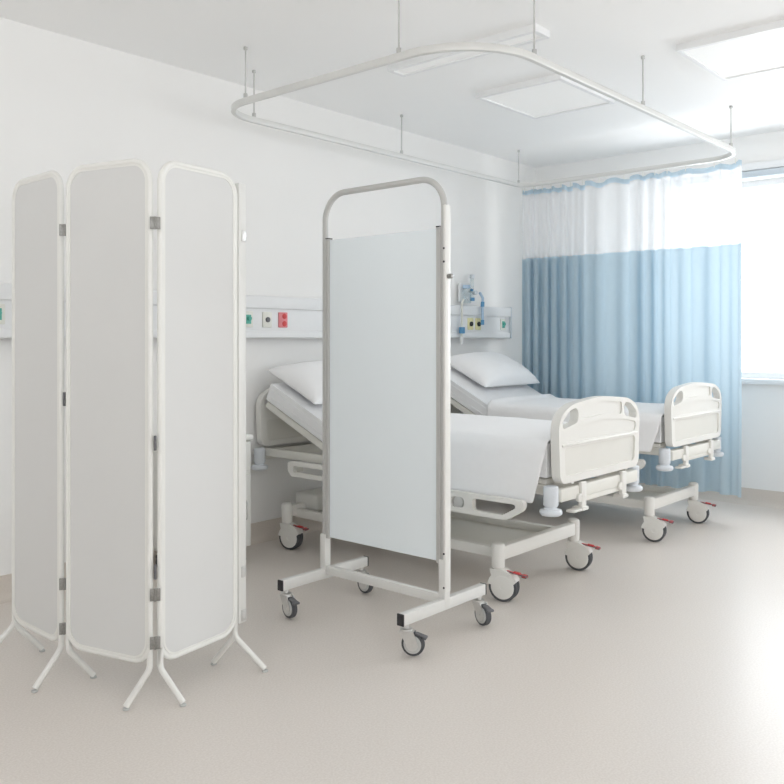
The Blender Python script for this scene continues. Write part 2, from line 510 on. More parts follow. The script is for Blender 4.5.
# ------------------------------------------------------------------ folding screen
PJ = {'O': W(-1.497, 3.36), 'A': W(-1.18, 3.07), 'B': W(-.80, 2.88), 'C': W(-.58, 3.23)}
fs_org = V((*PJ['A'], 0))
fold = thing('folding_screen', 'white three panel folding screen with splayed tube feet', 'folding screen', fs_org)
FT = {'A': (W(-1.262, 3.012), W(-1.098, 3.136)), 'B': (W(-.894, 2.866), W(-.710, 2.897)),
      'C': (W(-.682, 3.262), W(-.476, 3.193)), 'O': (W(-1.575, 3.27), W(-1.395, 3.40))}
RT = .0105
def foldpanel(p, q, feet_p, feet_q, zt=1.855):
    P = V((*p, 0)); Q = V((*q, 0)); d = (Q-P).normalized(); w = (Q-P).length
    g = .023
    P = P+d*g-fs_org; Q = Q-d*g-fs_org; w = (Q-P).length
    nrm = V((-d.y, d.x, 0))
    at = lambda s, z: P+d*s+V((0, 0, z))
    zb = .148
    # sheet
    bm = bmesh.new()
    add_plate(bm, rrect(w-.012, zt-zb-.004, .062, 10, w/2, (zt+zb)/2), [], -.005, .005, lambda u, v, t: at(u, v)+nrm*t)
    sh = obj('screen_panel', bm, M['sheet'], fold)
    # frame: posts, hooped top and bottom rail
    bm = bmesh.new()
    loop = fillet([at(0, .135), at(0, zt), at(w, zt), at(w, .135)], .075, 12)
    add_tube(bm, loop, RT, 14)
    rail = fillet([at(0, .36), at(0, zb), at(w, zb), at(w, .36)], .070, 12)
    add_tube(bm, rail, RT*.92, 14)
    # flat inner lip round the sheet
    ring = rrect(w-.016, zt-zb-.016, .064, 10, w/2, (zt+zb)/2); inner = rrect(w-.030, zt-zb-.030, .058, 10, w/2, (zt+zb)/2)
    add_plate(bm, ring, [inner], -.0075, .0075, lambda u, v, t: at(u, v)+nrm*t)
    obj('frame', bm, M['frame'], sh)
    for s, feet in ((0, feet_p), (w, feet_q)):
        for f in feet:
            base = at(s, 0); ft = V((*f, 0))-fs_org
            dirv = V((ft.x-base.x, ft.y-base.y, 0)).normalized()
            bm = bmesh.new()
            pts = fillet([base+V((0, 0, .20)), base+V((0, 0, .128)), ft+V((0, 0, .012))], .05, 8)
            add_tube(bm, pts, RT, 14)
            add_cyl(bm, ft+V((0, 0, 0)), ft+V((0, 0, .007)), .0115, 16, .002, mi=1)
            obj('leg', bm, [M['frame'], M['hubgrey']], sh)
    return sh
foldpanel(PJ['O'], PJ['A'], FT['O'], [FT['A'][0]])
foldpanel(PJ['A'], PJ['B'], [FT['A'][1]], [FT['B'][0]])
foldpanel(PJ['B'], PJ['C'], [FT['B'][1]], FT['C'])
# hinges
def hinge(p, z, ang, h=.042):
    bm = bmesh.new(); r = Matrix.Rotation(ang, 3, 'Z'); c = V((*p, z))-fs_org
    fw = r @ V((0, -1, 0))
    add_box(bm, c+fw*.012+r @ V((-.010, 0, 0)), (.0145, .005, h), .0015, 2, r)
    add_box(bm, c+fw*.012+r @ V((.010, 0, 0)), (.0145, .005, h), .0015, 2, r)
    add_cyl(bm, c+fw*.013-V((0, 0, h/2)), c+fw*.013+V((0, 0, h/2)), .0045, 10)
    for sx in (-.011, .011):
        for sz in (-.013, .013):
            q = c+r @ V((sx, 0, sz))+fw*.014
            add_cyl(bm, q, q+fw*.003, .003, 8)
    o = obj('hinge', bm, M['steel'], fold); return o
cam_ang = YAW-PI/2
for j, zs in (('A', (1.637, .368, .208)), ('B', (1.637, .386, .224))):
    for z in zs: hinge(PJ[j], z, cam_ang+math.atan2(PJ[j][0]*math.sin(YAW)-PJ[j][1]*math.cos(YAW), PJ[j][0]*math.cos(YAW)+PJ[j][1]*math.sin(YAW))*-1)
# latch pieces between the posts
for j, z, h in (('A', 1.03, .05), ('B', .895, .05), ('B', .46, .05)):
    bm = bmesh.new(); c = V((*PJ[j], z))-fs_org
    add_cyl(bm, c-V((0, 0, h/2)), c+V((0, 0, h/2)), .005, 10, .001); obj('hinge_pin', bm, M['darkgrey'], fold)
# mounting strip on the free edge of the right-hand panel
d = (V((*PJ['C'], 0))-V((*PJ['B'], 0))).normalized(); nC = V((d.y, -d.x, 0))
cC = V((*PJ['C'], 0))-fs_org
rot = Matrix.Rotation(math.atan2(d.y, d.x), 3, 'Z')
bm = bmesh.new()
add_box(bm, cC+d*.009+V((0, 0, (1.835+.17)/2)), (.042, .022, 1.835-.17), .003, 2, rot)
st = obj('edge_strip', bm, M['alulight'], fold)
for z in (1.637, .364, .200):
    bm = bmesh.new()
    add_box(bm, cC+d*.014+nC*.0125+V((0, 0, z)), (.024, .004, .042), .001, 2, rot)
    for sz in (-.012, .012): 
        q = cC+d*.014+nC*.0145+V((0, 0, z+sz)); add_cyl(bm, q, q+nC*.002, .0028, 8)
    obj('hinge', bm, M['chrome'], fold)

# ------------------------------------------------------------------ casters
def small_caster():
    """twin-plate castor of the mobile screen; stem at origin, wheel trails to +y, pedal to +y... returns prototypes"""
    R = .046; cy = .029
    bm = bmesh.new()
    add_cyl(bm, (0, 0, .104), (0, 0, .122), .012, 16, mi=0)
    add_lathe(bm, (0, 0, .094), (0, 0, 1), [(0, .020), (.004, .025), (.010, .025), (.013, .018)], 20)
    # fork cheeks
    for s in (-1, 1):
        outl = []
        for k in range(13):
            a = PI*k/12
            outl.append((cy-math.cos(a)*.022, R-math.sin(a)*.022))
        outl = [(-.024, .096), (.034, .096), (cy+.024, R)] + [(cy+math.cos(a)*.024, R-math.sin(a)*.024) for a in [PI*k/10 for k in range(1, 10)]] + [(cy-.024, R)]
        add_plate(bm, outl, [], s*.015, s*.019, lambda u, v, t: V((t, u, v)))
    add_box(bm, (0, .004, .094), (.038, .056, .006), .002)
    add_cyl(bm, (-.022, cy, R), (.022, cy, R), .006, 12)
    fork = obj('caster', bm, M['chrome'])
    bm = bmesh.new()
    add_lathe(bm, (-.0125, cy, R), (1, 0, 0), [(0, R-.006), (.002, R-.001), (.005, R), (.020, R), (.023, R-.001), (.025, R-.006)], 32)
    tyre = obj('tyre', bm, M['tyre'])
    bm = bmesh.new()
    add_lathe(bm, (-.0145, cy, R), (1, 0, 0), [(0, .0), (0, R-.012), (.002, R-.010), (.027, R-.010), (.029, R-.012), (.029, 0)], 28)
    hub = obj('hub', bm, M['hubgrey'])
    bm = bmesh.new()
    r = Matrix.Rotation(math.radians(-16), 3, 'X')
    add_box(bm, (0, .062, .083), (.026, .044, .007), .003, 2, r)
    add_box(bm, (0, .078, .075), (.034, .014, .010), .003, 2, r)
    ped = obj('brake_pedal', bm, M['darkgrey'])
    return fork, [tyre, hub, ped]

def bed_caster():
    R = .070; cy = .030
    bm = bmesh.new()
    add_cyl(bm, (0, 0, .118), (0, 0, .165), .024, 20, .003)
    # shroud: rounded teardrop in the y-z plane
    outl = [(-.034, .152), (.030, .152)]
    for k in range(13):
        a = math.radians(62-k/12*38); outl.append((cy+math.cos(a)*.0745, R+math.sin(a)*.0745))
    outl += [(cy+.050, R+.012), (cy+.030, R-.015), (cy-.030, R-.015), (cy-.055, R+.006)]
    for k in range(9):
        a = math.radians(172-k/8*34); outl.append((cy+math.cos(a)*.0745, R+math.sin(a)*.0745))
    add_plate(bm, outl, [], -.0285, .0285, lambda u, v, t: V((t, u, v)))
    for s in (-1, 1):
        add_lathe(bm, (s*.022, cy, R), (s, 0, 0), [(0, .0575), (.0050, .0575), (.0070, .054), (.0080, .046), (.009, .012), (.007, .010), (.007, 0)], 32)
    sh = obj('caster', bm, M['cream'])
    bm = bmesh.new()
    add_lathe(bm, (-.027, cy, R), (1, 0, 0), [(0, R-.014), (0, R-.006), (.0012, R-.0015), (.005, R), (.019, R), (.022, R-.004), (.024, R-.012), (.030, R-.012), (.032, R-.004), (.035, R), (.049, R), (.0528, R-.0015), (.054, R-.006), (.054, R-.014)], 40)
    ty = obj('tyre', bm, M['tyre'])
    bm = bmesh.new()
    r = Matrix.Rotation(math.radians(-8), 3, 'X')
    add_box(bm, (0, .086, .136), (.020, .090, .007), .003, 2, r, mi=1)
    add_box(bm, (0, .094, .1395), (.022, .034, .006), .002, 2, r)
    add_box(bm, (0, .132, .128), (.034, .026, .012), .004, 2, r, mi=1)
    ped = obj('brake_pedal', bm, [M['red'], M['darkgrey']]); ped['label'] = 'red and grey brake pedal'
    return sh, [ty, ped]

def place_caster(proto, parent, loc, rotz):
    sh, subs = proto
    c = sh.copy(); C.objects.link(c); c.parent = parent; c.location = loc; c.rotation_euler = (0, 0, rotz)
    for s in subs:
        d = s.copy(); C.objects.link(d); d.parent = c
    return c
SC = small_caster(); BC = bed_caster()

# ------------------------------------------------------------------ mobile screen   local x: from left post (0 side -) to right post, y: towards the beds
mob = thing('mobile_screen', 'pale blue-white single panel privacy screen on a wheeled aluminium frame', 'mobile screen', (2.80, 2.52, 0), -PI/2)
hw = .352
# local +x = world -Y ; local +y = world +X
bm = bmesh.new()
arch = fillet([(-hw, 0, .17), (-hw, 0, 1.920), (hw, 0, 1.920), (hw, 0, .17)], .125, 16)
add_tube(bm, arch, .0135, 18)
obj('arch_frame', bm, M['alu'], mob)
bm = bmesh.new()
add_plate(bm, [(-hw+.018, .322), (hw-.018, .322), (hw-.018, 1.706), (-hw+.018, 1.706)], [], -.004, .004, lambda u, v, t: V((u, t, v)))
o = obj('privacy_sheet', bm, M['board'], mob, smooth=None); o['label'] = 'flat pale blue-white sheet'
for s in (-1, 1):
    bm = bmesh.new()
    u0 = s*(hw-.024)
    add_box(bm, (u0, 0, (1.712+.315)/2), (.020, .026, 1.712-.315), .003, 2)
    add_box(bm, (u0+s*.012, 0, (1.712+.315)/2), (.008, .034, 1.712-.315), .002, 2)
    o = obj('side_channel', bm, M['alu'], mob)
    bm = bmesh.new(); add_box(bm, (u0, 0, 1.713), (.021, .027, .005), .001); obj('end_cap', bm, M['black'], o)
# outer mounting strip on the right post with bolts and knob
bm = bmesh.new(); add_box(bm, (hw+.014, .0, (1.80+.20)/2), (.012, .036, 1.80-.20), .003)
stp = obj('mounting_strip', bm, M['frame'], mob)
for z in (1.62, 1.565, .36, .22):
    bm = bmesh.new(); add_cyl(bm, (hw+.012, -.0165, z), (hw+.012, -.0205, z), .0045, 12, .001); obj('bolt', bm, M['black'], stp)
bm = bmesh.new(); add_cyl(bm, (hw+.018, .0, 1.505), (hw+.042, .0, 1.505), .010, 16, .002); obj('knob', bm, M['steel'], stp)
# lower post sleeves, cross bar, feet
for s in (-1, 1):
    bm = bmesh.new(); add_box(bm, (s*hw, 0, .235), (.034, .038, .20), .004); obj('post_sleeve', bm, M['alulight'], mob)
    bm = bmesh.new(); add_box(bm, (s*hw, 0, .150), (.032, .552, .046), .003)
    ft = obj('foot_bar', bm, M['alulight'], mob)
    for e in (-1, 1):
        bm = bmesh.new(); add_box(bm, (s*hw, e*.278, .150), (.0325, .008, .047), .002); obj('end_cap', bm, M['black'], ft)
bm = bmesh.new(); add_box(bm, (0, 0, .168), (2*hw-.03, .026, .040), .003); obj('cross_bar', bm, M['alulight'], mob)
def dirz(deg): return math.radians(deg)+PI/2   # pedal direction in world degrees -> local z rotation under the -90 deg thing
for lx, ly, a in ((-hw, -.245, -98), (-hw, .245, -92), (hw, -.245, -66), (hw, .245, -106)):
    place_caster(SC, mob, (lx, ly, .006), dirz(a)-PI/2)

# ------------------------------------------------------------------ beds
def end_board_outline(wd=.82, z0=.592, zs=.895, zt=.972):
    h = wd/2; pts = []
    pts.append((-h+.012, z0)); pts.append((h-.012, z0)); pts.append((h, zs))
    out = round_poly([(-h+.015, z0), (h-.015, z0), (h, zs-.01), (h-.11, zs+.052), (0, zt), (-h+.11, zs+.052), (-h, zs-.01)],
                     [.05, .05, .11, .30, 1.2, .30, .11], 9)
    return out
def end_board(name, parent, y, wd, flip=1):
    """moulded board: raised rim with ridge, recessed centre, two hand holes"""
    bm = bmesh.new(); h = wd/2
    ax = lambda u, v, t: V((u, y+t*flip, v))
    outer = end_board_outline(wd)
    hole = lambda s: round_poly([(s*(h-.036), .838), (s*(h-.178), .862), (s*(h-.178), .935), (s*(h-.105), .920), (s*(h-.036), .876)][::s], [.018, .030, .030, .03, .035][::s], 6)
    # thin web
    def inset(pts, k, cz):
        return pts
    inner_lo = round_poly([(-h+.062, .625), (h-.062, .625), (h-.052, .752), (-h+.052, .752)], .02, 5)
    mid = round_poly([(-h+.050, .778), (h-.050, .778), (h-.045, .822), (h-.175, .846), (0, .858), (-h+.175, .846), (-h+.045, .822)], [.02, .02, .015, .05, .4, .05, .015], 4)
    top = round_poly([(-h+.200, .872), (0, .884), (h-.200, .872), (h-.202, .932), (0, .948), (-h+.202, .932)], [.012, .4, .012, .012, .4, .012], 4)
    add_plate(bm, outer, [hole(1), hole(-1), inner_lo, mid, top], -.022, .022, ax)
    add_plate(bm, mid, [], -.015, .015, ax); add_plate(bm, top, [], -.013, .013, ax)
    add_box(bm, (0, y-.022*flip, .765), (wd-.06, .010, .013), .004, 3)
    o = obj(name, bm, M['cream'], parent, bevel=.006)
    bm = bmesh.new(); add_plate(bm, inner_lo, [], -.014, .014, ax)
    obj('inset_panel', bm, M['cream2'], o)
    return o

def side_rail(parent, x, y0, y1, z0, z1, foot_end):
    """lowered moulded side rail; foot_end = which end is slanted (lower y)"""
    bm = bmesh.new(); ax = lambda u, v, t: V((x+t, u, v))
    out = round_poly([(y0+.10, z0), (y1-.03, z0), (y1, z0+.03), (y1, z1), (y0, z1), (y0+.005, z0+.055)], [.05, .02, .02, .02, .02, .04], 6)
    L = y1-y0
    h1 = round_poly([(y0+.115, z0+.022), (y0+.285, z0+.022), (y0+.285, z1-.022), (y0+.05, z1-.022), (y0+.045, z0+.062)], .012, 4)
    h2 = round_poly([(y0+.335, z0+.025), (y0+.41, z0+.025), (y0+.41, z1-.025), (y0+.335, z1-.025)], .02, 5)
    h3 = round_poly([(y0+.46, z0+.022), (y1-.045, z0+.022), (y1-.045, z1-.022), (y0+.46, z1-.022)], .012, 4)
    add_plate(bm, out, [h1, h2, h3], -.014, .014, ax)
    o = obj('side_rail', bm, M['cream'], parent, bevel=.005)
    s = 1 if x > 0 else -1
    bm = bmesh.new()
    add_cyl(bm, (x-.012, y0+.372, (z0+z1)/2), (x+.012, y0+.372, (z0+z1)/2), .030, 20, .004)
    obj('rail_pivot', bm, M['alu'], o)
    for yy in (y0+.435, y1-.03):
        bm = bmesh.new(); add_box(bm, (x-s*.040, yy, z1-.045), (.055, .03, .035), .004)
        obj('rail_arm', bm, M['bedsteel'], o)
    return o

def bed(X, Yf, L, label, base0, base1, hinge, slope, wd=.82, cast=.36, hem=.515):
    b = thing('hospital_bed', label, 'hospital bed', (X, Yf, 0), 0, 'ward beds')
    h = wd/2
    # upper frame
    bm = bmesh.new()
    for s in (-1, 1):
        add_box(bm, (s*(h-.045), L/2, .560), (.034, L-.06, .046), .005)
    for k in range(5):
        add_box(bm, (0, .22+k*(hinge-.2)/4, .565), (wd-.10, .05, .025), .004)
    for y in (0, L):
        add_box(bm, (0, y, .541), (wd-.05, .046, .058), .005)
    add_box(bm, (.02, -.012, .500), (.36, .018, .024), .003)
    obj('bed_frame', bm, M['bedsteel'], b)
    # deck with lifted back section
    bm = bmesh.new(); add_box(bm, (0, (.06+hinge)/2, .596), (wd-.06, hinge-.06, .024), .003); obj('deck', bm, M['bedsteel'], b)
    ang = math.atan(slope); ca, sa = math.cos(ang), math.sin(ang)
    blen = (L-.10-hinge)/ca
    at = lambda s, n: V((0, hinge+s*ca-n*sa, .607+s*sa+n*ca))
    bm = bmesh.new(); r = Matrix.Rotation(ang, 3, 'X')
    for s in (-1, 1):
        add_box(bm, at(blen/2, -.022)+V((s*(h-.030), 0, 0)), (.030, blen+.06, .042), .005, 2, r)
    add_box(bm, at(blen, -.022), (wd-.06, .03, .042), .005, 2, r)
    add_box(bm, at(blen/2, -.006), (wd-.09, blen, .010), .002, 2, r)
    # lifting strut
    add_tube(bm, [at(blen*.62, -.04), V((0, hinge+.10, .545))], .016, 12)
    obj('backrest_frame', bm, M['bedsteel'], b)
    # brackets hanging at the foot
    for s in (-1, 1):
        bm = bmesh.new()
        add_box(bm, (s*.205, -.028, .520), (.044, .020, .130), .004)
        add_box(bm, (s*.205, -.018, .463), (.056, .055, .018), .004)
        if s < 0: add_box(bm, (s*.205-.05, -.018, .460), (.09, .045, .012), .004)
        add_cyl(bm, (s*.205-.030, -.020, .515), (s*.205-.030, -.036, .515), .020, 18, .003)
        obj('end_bracket', bm, M['cream'], b)
    # corner bumpers
    for y in (.018, L-.02):
        for s in (-1, 1):
            bm = bmesh.new()
            add_cyl(bm, (s*h, y, .495), (s*h, y, .586), .034, 24, .006)
            add_lathe(bm, (s*h, y, .455), (0, 0, 1), [(0, .0), (0, .042), (.006, .049), (.014, .051), (.020, .050), (.027, .045), (.030, .030), (.042, .026)], 28)
            o = obj('corner_bumper', bm, M['bumper'], b); o['label'] = 'pale blue-grey round corner bumper'
    end_board('footboard', b, 0, wd, 1)
    end_board('headboard', b, L, wd, -1)
    # rails
    for s in (-1, 1):
        side_rail(b, s*(h+.056), .115, .80, .415, .515, True)
        side_rail(b, s*(h+.056), .93, min(1.70, L-.2), .462, .545, True)
    # chassis
    bm = bmesh.new()
    for y in (base0, base1):
        add_box(bm, (0, y, .222), (2*cast, .046, .066), .006)
    for s in (-1, 1):
        add_box(bm, (s*(cast-.075), (base0+base1)/2, .205), (.04, base1-base0, .050), .005)
    obj('chassis', bm, M['cream'], b)
    bm = bmesh.new(); add_box(bm, (0, (base0+base1)/2, .186), (2*cast-.17, base1-base0-.05, .012), .003)
    obj('chassis_tray', bm, M['cream2'], b)
    bm = bmesh.new()
    add_box(bm, (0, base1-.02, .26), (.46, .20, .10), .02, 3)
    obj('motor_cover', bm, M['cream'], b)
    for y in (1.12, 1.48):
        bm = bmesh.new()
        add_box(bm, (0, y, .30), (.15, .12, .20), .012, 3); add_box(bm, (0, y, .46), (.12, .09, .16), .008, 3); add_box(bm, (0, y, .545), (.30, .12, .02), .004)
        obj('lift_column', bm, M['bedsteel'], b)
    for y in (base0, base1):
        for s in (-1, 1):
            bm = bmesh.new()
            add_lathe(bm, (s*cast, y, .155), (0, 0, 1), [(0, .027), (.004, .031), (.10, .033), (.112, .030), (.118, .020), (.119, 0)], 24)
            obj('leg_post', bm, M['cream'], b)
            place_caster(BC, b, (s*cast, y, 0), PI+math.radians(14))
    # ---- bedding: things of their own
    return b

def mattress(X, Yf, L, hinge, slope, label, wd=.81, th=.125, tf=.155):
    o0 = V((X, Yf, .616))
    ang = math.atan(slope); ca, sa = math.cos(ang), math.sin(ang)
    blen = (L-.085-hinge)/ca-.06
    hb = lambda s, n: (hinge+s*ca-n*sa, .004+s*sa+n*ca)
    bot = [(.045, 0), (hinge*.6, 0)]
    N = 8
    # smooth bend: sample angle
    top = []; low = []
    R = .34
    for k in range(N+1):
        a = ang*k/N
        low.append((hinge-R*math.tan(ang/2)+R*math.sin(a), .002+R*(1-math.cos(a))))
        tk = tf+(th-tf)*k/N
        top.append((low[-1][0]-tk*math.sin(a), low[-1][1]+tk*math.cos(a)))
    e_low = (low[-1][0]+blen*ca, low[-1][1]+blen*sa)
    e_top = (e_low[0]-th*sa, e_low[1]+th*ca)
    outl = [(.045, .002)]+low+[e_low, e_top]+top[::-1]+[(.045, tf)]
    bm = bmesh.new()
    add_plate(bm, outl, [], -wd/2, wd/2, lambda u, v, t: V((t, u, v)))
    o = obj('mattress', bm, M['linen2'], bevel=.028, smooth=50, loc=o0)
    tag(o, label, 'mattress', 'ward mattresses')
    o.modifiers['Bevel'].segments = 4; o.modifiers['Bevel'].angle_limit = math.radians(50)
    # piping and seam
    for zz in (.030, th-.030):
        for s in (-1, 1):
            bm = bmesh.new()
            pts = [(s*(wd/2+.0005), .07, zz)]+[(s*(wd/2+.0005), p[0]-zz*math.sin(ang*k/N), p[1]+zz*math.cos(ang*k/N)) for k, p in enumerate(low)]
            e = (s*(wd/2+.0005), e_low[0]-zz*sa-.03*ca, e_low[1]+zz*ca-.03*sa); pts.append(e)
            add_tube(bm, pts, .0035, 8)
            obj('piping', bm, M['linen2'], o)
    return o

def blanket(X, Yf, y0, y1, hinge, slope, label, ztop=.786, hem=.492, wd=.846, seed=0, cutf=.058, cuth=.0):
    """sheet lying on the mattress with hanging sides"""
    bm = bmesh.new()
    half = wd/2; r = .045; drop = ztop-hem
    # cross profile
    prof = []   # (x, dz, k) k = 0 on top .. 1 at hem
    n_d = 9
    for k in range(n_d+1):
        f = 1-k/n_d
        prof.append((-half-.004-.010*f, -r-(drop-r)*f, f))
    for k in range(1, 6):
        a = PI/2*k/5
        prof.append((-half+r-r*math.cos(a), -r+r*math.sin(a), 0))
    for k in range(1, 16):
        x = -half+r+(wd-2*r)*k/16
        prof.append((x, .006*math.sin(PI*k/16), 0))
    prof = prof+[(-p[0], p[1], p[2]) for p in prof[:n_d+6]][::-1]
    ny = 46; rows = []
    ang = math.atan(slope)
    for i in range(ny+1):
        v = i/ny; row = []
        for x, dz, f in prof:
            s = 1 if x > 0 else -1
            yy = y0+(y1-y0)*v
            yy += (1-v)**2*cutf*f - v**3*cuth*f
            rise = max(0, yy-hinge)*slope if f == 0 else max(0, yy-hinge)*slope
            z = ztop+dz+rise
            w = noise.noise(V((yy*3.1+seed, x*2.3, seed)))
            w2 = noise.noise(V((yy*9+seed, x*7, seed+5)))
            if f > 0:
                xx = x+s*(.004*math.sin(yy*8+seed)*f+.005*w*f)
                z += .008*w*f + .010*math.sin(yy*2.2+seed)*f
            else:
                xx = x; z += .004*w+.0018*w2
            row.append(bm.verts.new((xx, yy, z-.60)))
        rows.append(row)
    for a, b in zip(rows, rows[1:]):
        for k in range(len(a)-1): bm.faces.new((a[k], a[k+1], b[k+1], b[k]))
    o = obj('blanket', bm, M['linen'], smooth=70, loc=(X, Yf, .60))
    md = o.modifiers.new('Solidify', 'SOLIDIFY'); md.thickness = .007; md.offset = 1
    sb = o.modifiers.new('Subsurf', 'SUBSURF'); sb.levels = 1; sb.render_levels = 1
    tag(o, label, 'blanket', 'white bed covers')
    return o

def pillow(loc, tilt, label, a=.37, b=.225, h=.095, seed=0):
    bm = bmesh.new(); n = 36; m = 24; top = []; bot = []
    for i in range(n+1):
        rt = []; rb_ = []
        for j in range(m+1):
            u = math.sin((i/n*2-1)*PI/2); v = math.sin((j/m*2-1)*PI/2)
            prof = max(0, (1-abs(u)**3.0))**.50*max(0, (1-abs(v)**2.8))**.50
            x = a*u*(1-.07*(1-v*v)**1.0*abs(u)**3); y = b*v*(1-.09*(1-u*u)*abs(v)**3)
            wz = noise.noise(V((u*2.2+seed, v*2.2, .5)))*.10+noise.noise(V((u*6+seed, v*5, 1.5)))*.03
            rt.append(bm.verts.new((x, y, h*prof*(1.10+wz)+.004)))
            rb_.append(bm.verts.new((x, y, -h*.50*prof)))
        top.append(rt); bot.append(rb_)
    for i in range(n):
        for j in range(m):
            bm.faces.new((top[i][j], top[i+1][j], top[i+1][j+1], top[i][j+1]))
            bm.faces.new((bot[i][j], bot[i][j+1], bot[i+1][j+1], bot[i+1][j]))
    for i in range(n):
        bm.faces.new((top[i][0], bot[i][0], bot[i+1][0], top[i+1][0])); bm.faces.new((top[i][m], top[i+1][m], bot[i+1][m], bot[i][m]))
    for j in range(m):
        bm.faces.new((top[0][j], top[0][j+1], bot[0][j+1], bot[0][j])); bm.faces.new((top[n][j], bot[n][j], bot[n][j+1], top[n][j+1]))
    o = obj('pillow', bm, M['pillow'], smooth=80)
    o.location = loc; o.rotation_euler = (tilt, 0, 0)
    tag(o, label, 'pillow', 'white pillows')
    return o

B1 = dict(X=3.757, Yf=1.97, L=2.05, hinge=1.385, slope=.445)
B2 = dict(X=5.345, Yf=2.13, L=1.89, hinge=1.23, slope=.51)
bed(B1['X'], B1['Yf'], B1['L'], 'cream hospital bed nearer the camera, half hidden behind the wheeled privacy screen', .335, 1.84, B1['hinge'], B1['slope'])
bed(B2['X'], B2['Yf'], B2['L'], 'cream hospital bed on the far side, right beside the blue curtain', .145, 1.63, B2['hinge'], B2['slope'], wd=.825, cast=.345)
mattress(B1['X'], B1['Yf'], B1['L'], B1['hinge'], B1['slope'], 'white mattress with raised head end on the bed behind the wheeled screen', th=.105)
mattress(B2['X'], B2['Yf'], B2['L'], B2['hinge'], B2['slope'], 'white mattress with raised head end on the bed beside the blue curtain', wd=.82, th=.11)
blanket(B1['X'], B1['Yf'], .032, 1.25, B1['hinge'], 0, 'white cover hanging over the side of the bed behind the wheeled screen', seed=1.3)
blanket(B2['X'], B2['Yf'], .032, 1.29, B2['hinge'], B2['slope'], 'white cover hanging over the side of the bed beside the blue curtain', hem=.565, wd=.86, seed=4.7)
def on_back(Bd, s, n, th=.125):
    a = math.atan(Bd['slope'])
    return V((Bd['X'], Bd['Yf']+Bd['hinge']+s*math.cos(a)-(n+th)*math.sin(a), .616+s*math.sin(a)+(n+th)*math.cos(a)))
pillow(on_back(B1, .50, .052, .105)+V((-.02, 0, 0)), math.atan(B1['slope']), 'white pillow seen between the folding screen and the wheeled screen', seed=2)
pillow(on_back(B2, .51, .0545, .11)+V((.075, 0, 0)), math.atan(B2['slope'])-.02, 'plump white pillow on the bed beside the blue curtain', seed=7)

# ------------------------------------------------------------------ wall supply panels
def supply_panel(x0, x1, label, outlets):
    t = thing('supply_panel', label, 'wall panel', ((x0+x1)/2, Y1, 1.25), 0, 'bedhead supply panels')
    w = x1-x0
    bm = bmesh.new(); add_box(bm, (0, -.030, .1285), (w, .060, .257), .005); obj('body', bm, M['panel'], t)
    bm = bmesh.new(); add_box(bm, (0, -.040, .217), (w-.004, .078, .078), .008, 3); obj('top_rail', bm, M['panel'], t)
    bm = bmesh.new(); add_box(bm, (0, -.036, .022), (w-.004, .070, .044), .006, 3); obj('bottom_rail', bm, M['panel'], t)
    for s in (-1, 1):
        bm = bmesh.new(); add_box(bm, (s*(w/2-.004), -.041, .1285), (.014, .084, .262), .004); obj('end_cap', bm, M['panelgrey'], t)
    for ox, kind in outlets:
        lx = ox-(x0+x1)/2; z = .112; yf = -.060
        mt = {'green': M['offwhite'], 'white': M['offwhite'], 'red': M['pink'], 'yellow': M['yellow'], 'greenp': M['offwhite']}[kind]
        bm = bmesh.new(); add_box(bm, (lx, yf-.004, z), (.072, .010, .095), .004); o = obj('outlet', bm, mt, t)
        if kind == 'green':
            bm = bmesh.new(); add_box(bm, (lx, yf-.010, z), (.038, .004, .055), .002); add_cyl(bm, (lx, yf-.010, z+.005), (lx, yf-.026, z+.005), .014, 16, .002); obj('gas_port', bm, M['green'], o)
        elif kind == 'white':
            bm = bmesh.new(); add_cyl(bm, (lx, yf-.008, z), (lx, yf-.018, z), .016, 20, .002); obj('gas_port', bm, M['darkgrey'], o)
        elif kind == 'yellow':
            bm = bmesh.new(); add_cyl(bm, (lx, yf-.008, z), (lx, yf-.020, z), .019, 20, .002); obj('gas_port', bm, M['black'], o)
        else:
            for sz in (-.023, .023):
                bm = bmesh.new()
                add_cyl(bm, (lx+.008, yf-.008, z+sz), (lx+.008, yf-.0115, z+sz), .017, 20, .001)
                obj('socket', bm, M['darkgrey'] if False else M['red'], o)
    return t
supply_panel(1.36, 2.94, 'white bedhead supply panel at the left edge, mostly behind the folding screen', [(1.775, 'green'), (2.2, 'white')])
supply_panel(2.96, 4.53, 'white bedhead supply panel with red double socket between the two screens', [(3.262, 'green'), (3.41, 'white'), (3.538, 'red')])
supply_panel(4.55, 6.08, 'white bedhead supply panel with yellow outlets above the bed beside the curtain', [(5.513, 'yellow'), (5.616, 'yellow'), (5.973, 'green')])

# oxygen and suction set on the far panel
om = thing('oxygen_flowmeter', 'clear oxygen flowmeter and bottle above the far supply panel', 'flowmeter', (5.48, Y1, 1.51))
bm = bmesh.new(); add_box(bm, (0, -.030, .10), (.16, .018, .15), .006); obj('mounting_plate', bm, M['panel'], om)
bm = bmesh.new(); add_lathe(bm, (-.035, -.075, .015), (0, 0, 1), [(0, 0), (0, .034), (.01, .038), (.09, .038), (.105, .028), (.115, .028)], 24); obj('humidifier_bottle', bm, M['clear'], om)
bm = bmesh.new(); add_cyl(bm, (-.035, -.075, .130), (-.035, -.075, .158), .030, 22, .004); obj('bottle_cap', bm, M['paleblue'], om)
bm = bmesh.new(); add_cyl(bm, (.045, -.070, .06), (.045, -.070, .215), .015, 18, .003); obj('flow_tube', bm, M['clear'], om)
bm = bmesh.new(); add_cyl(bm, (.045, -.070, .215), (.045, -.070, .245), .019, 18, .003); add_cyl(bm, (.045, -.085, .10), (.045, -.115, .10), .018, 18, .003); obj('knob', bm, M['panelgrey'], om)
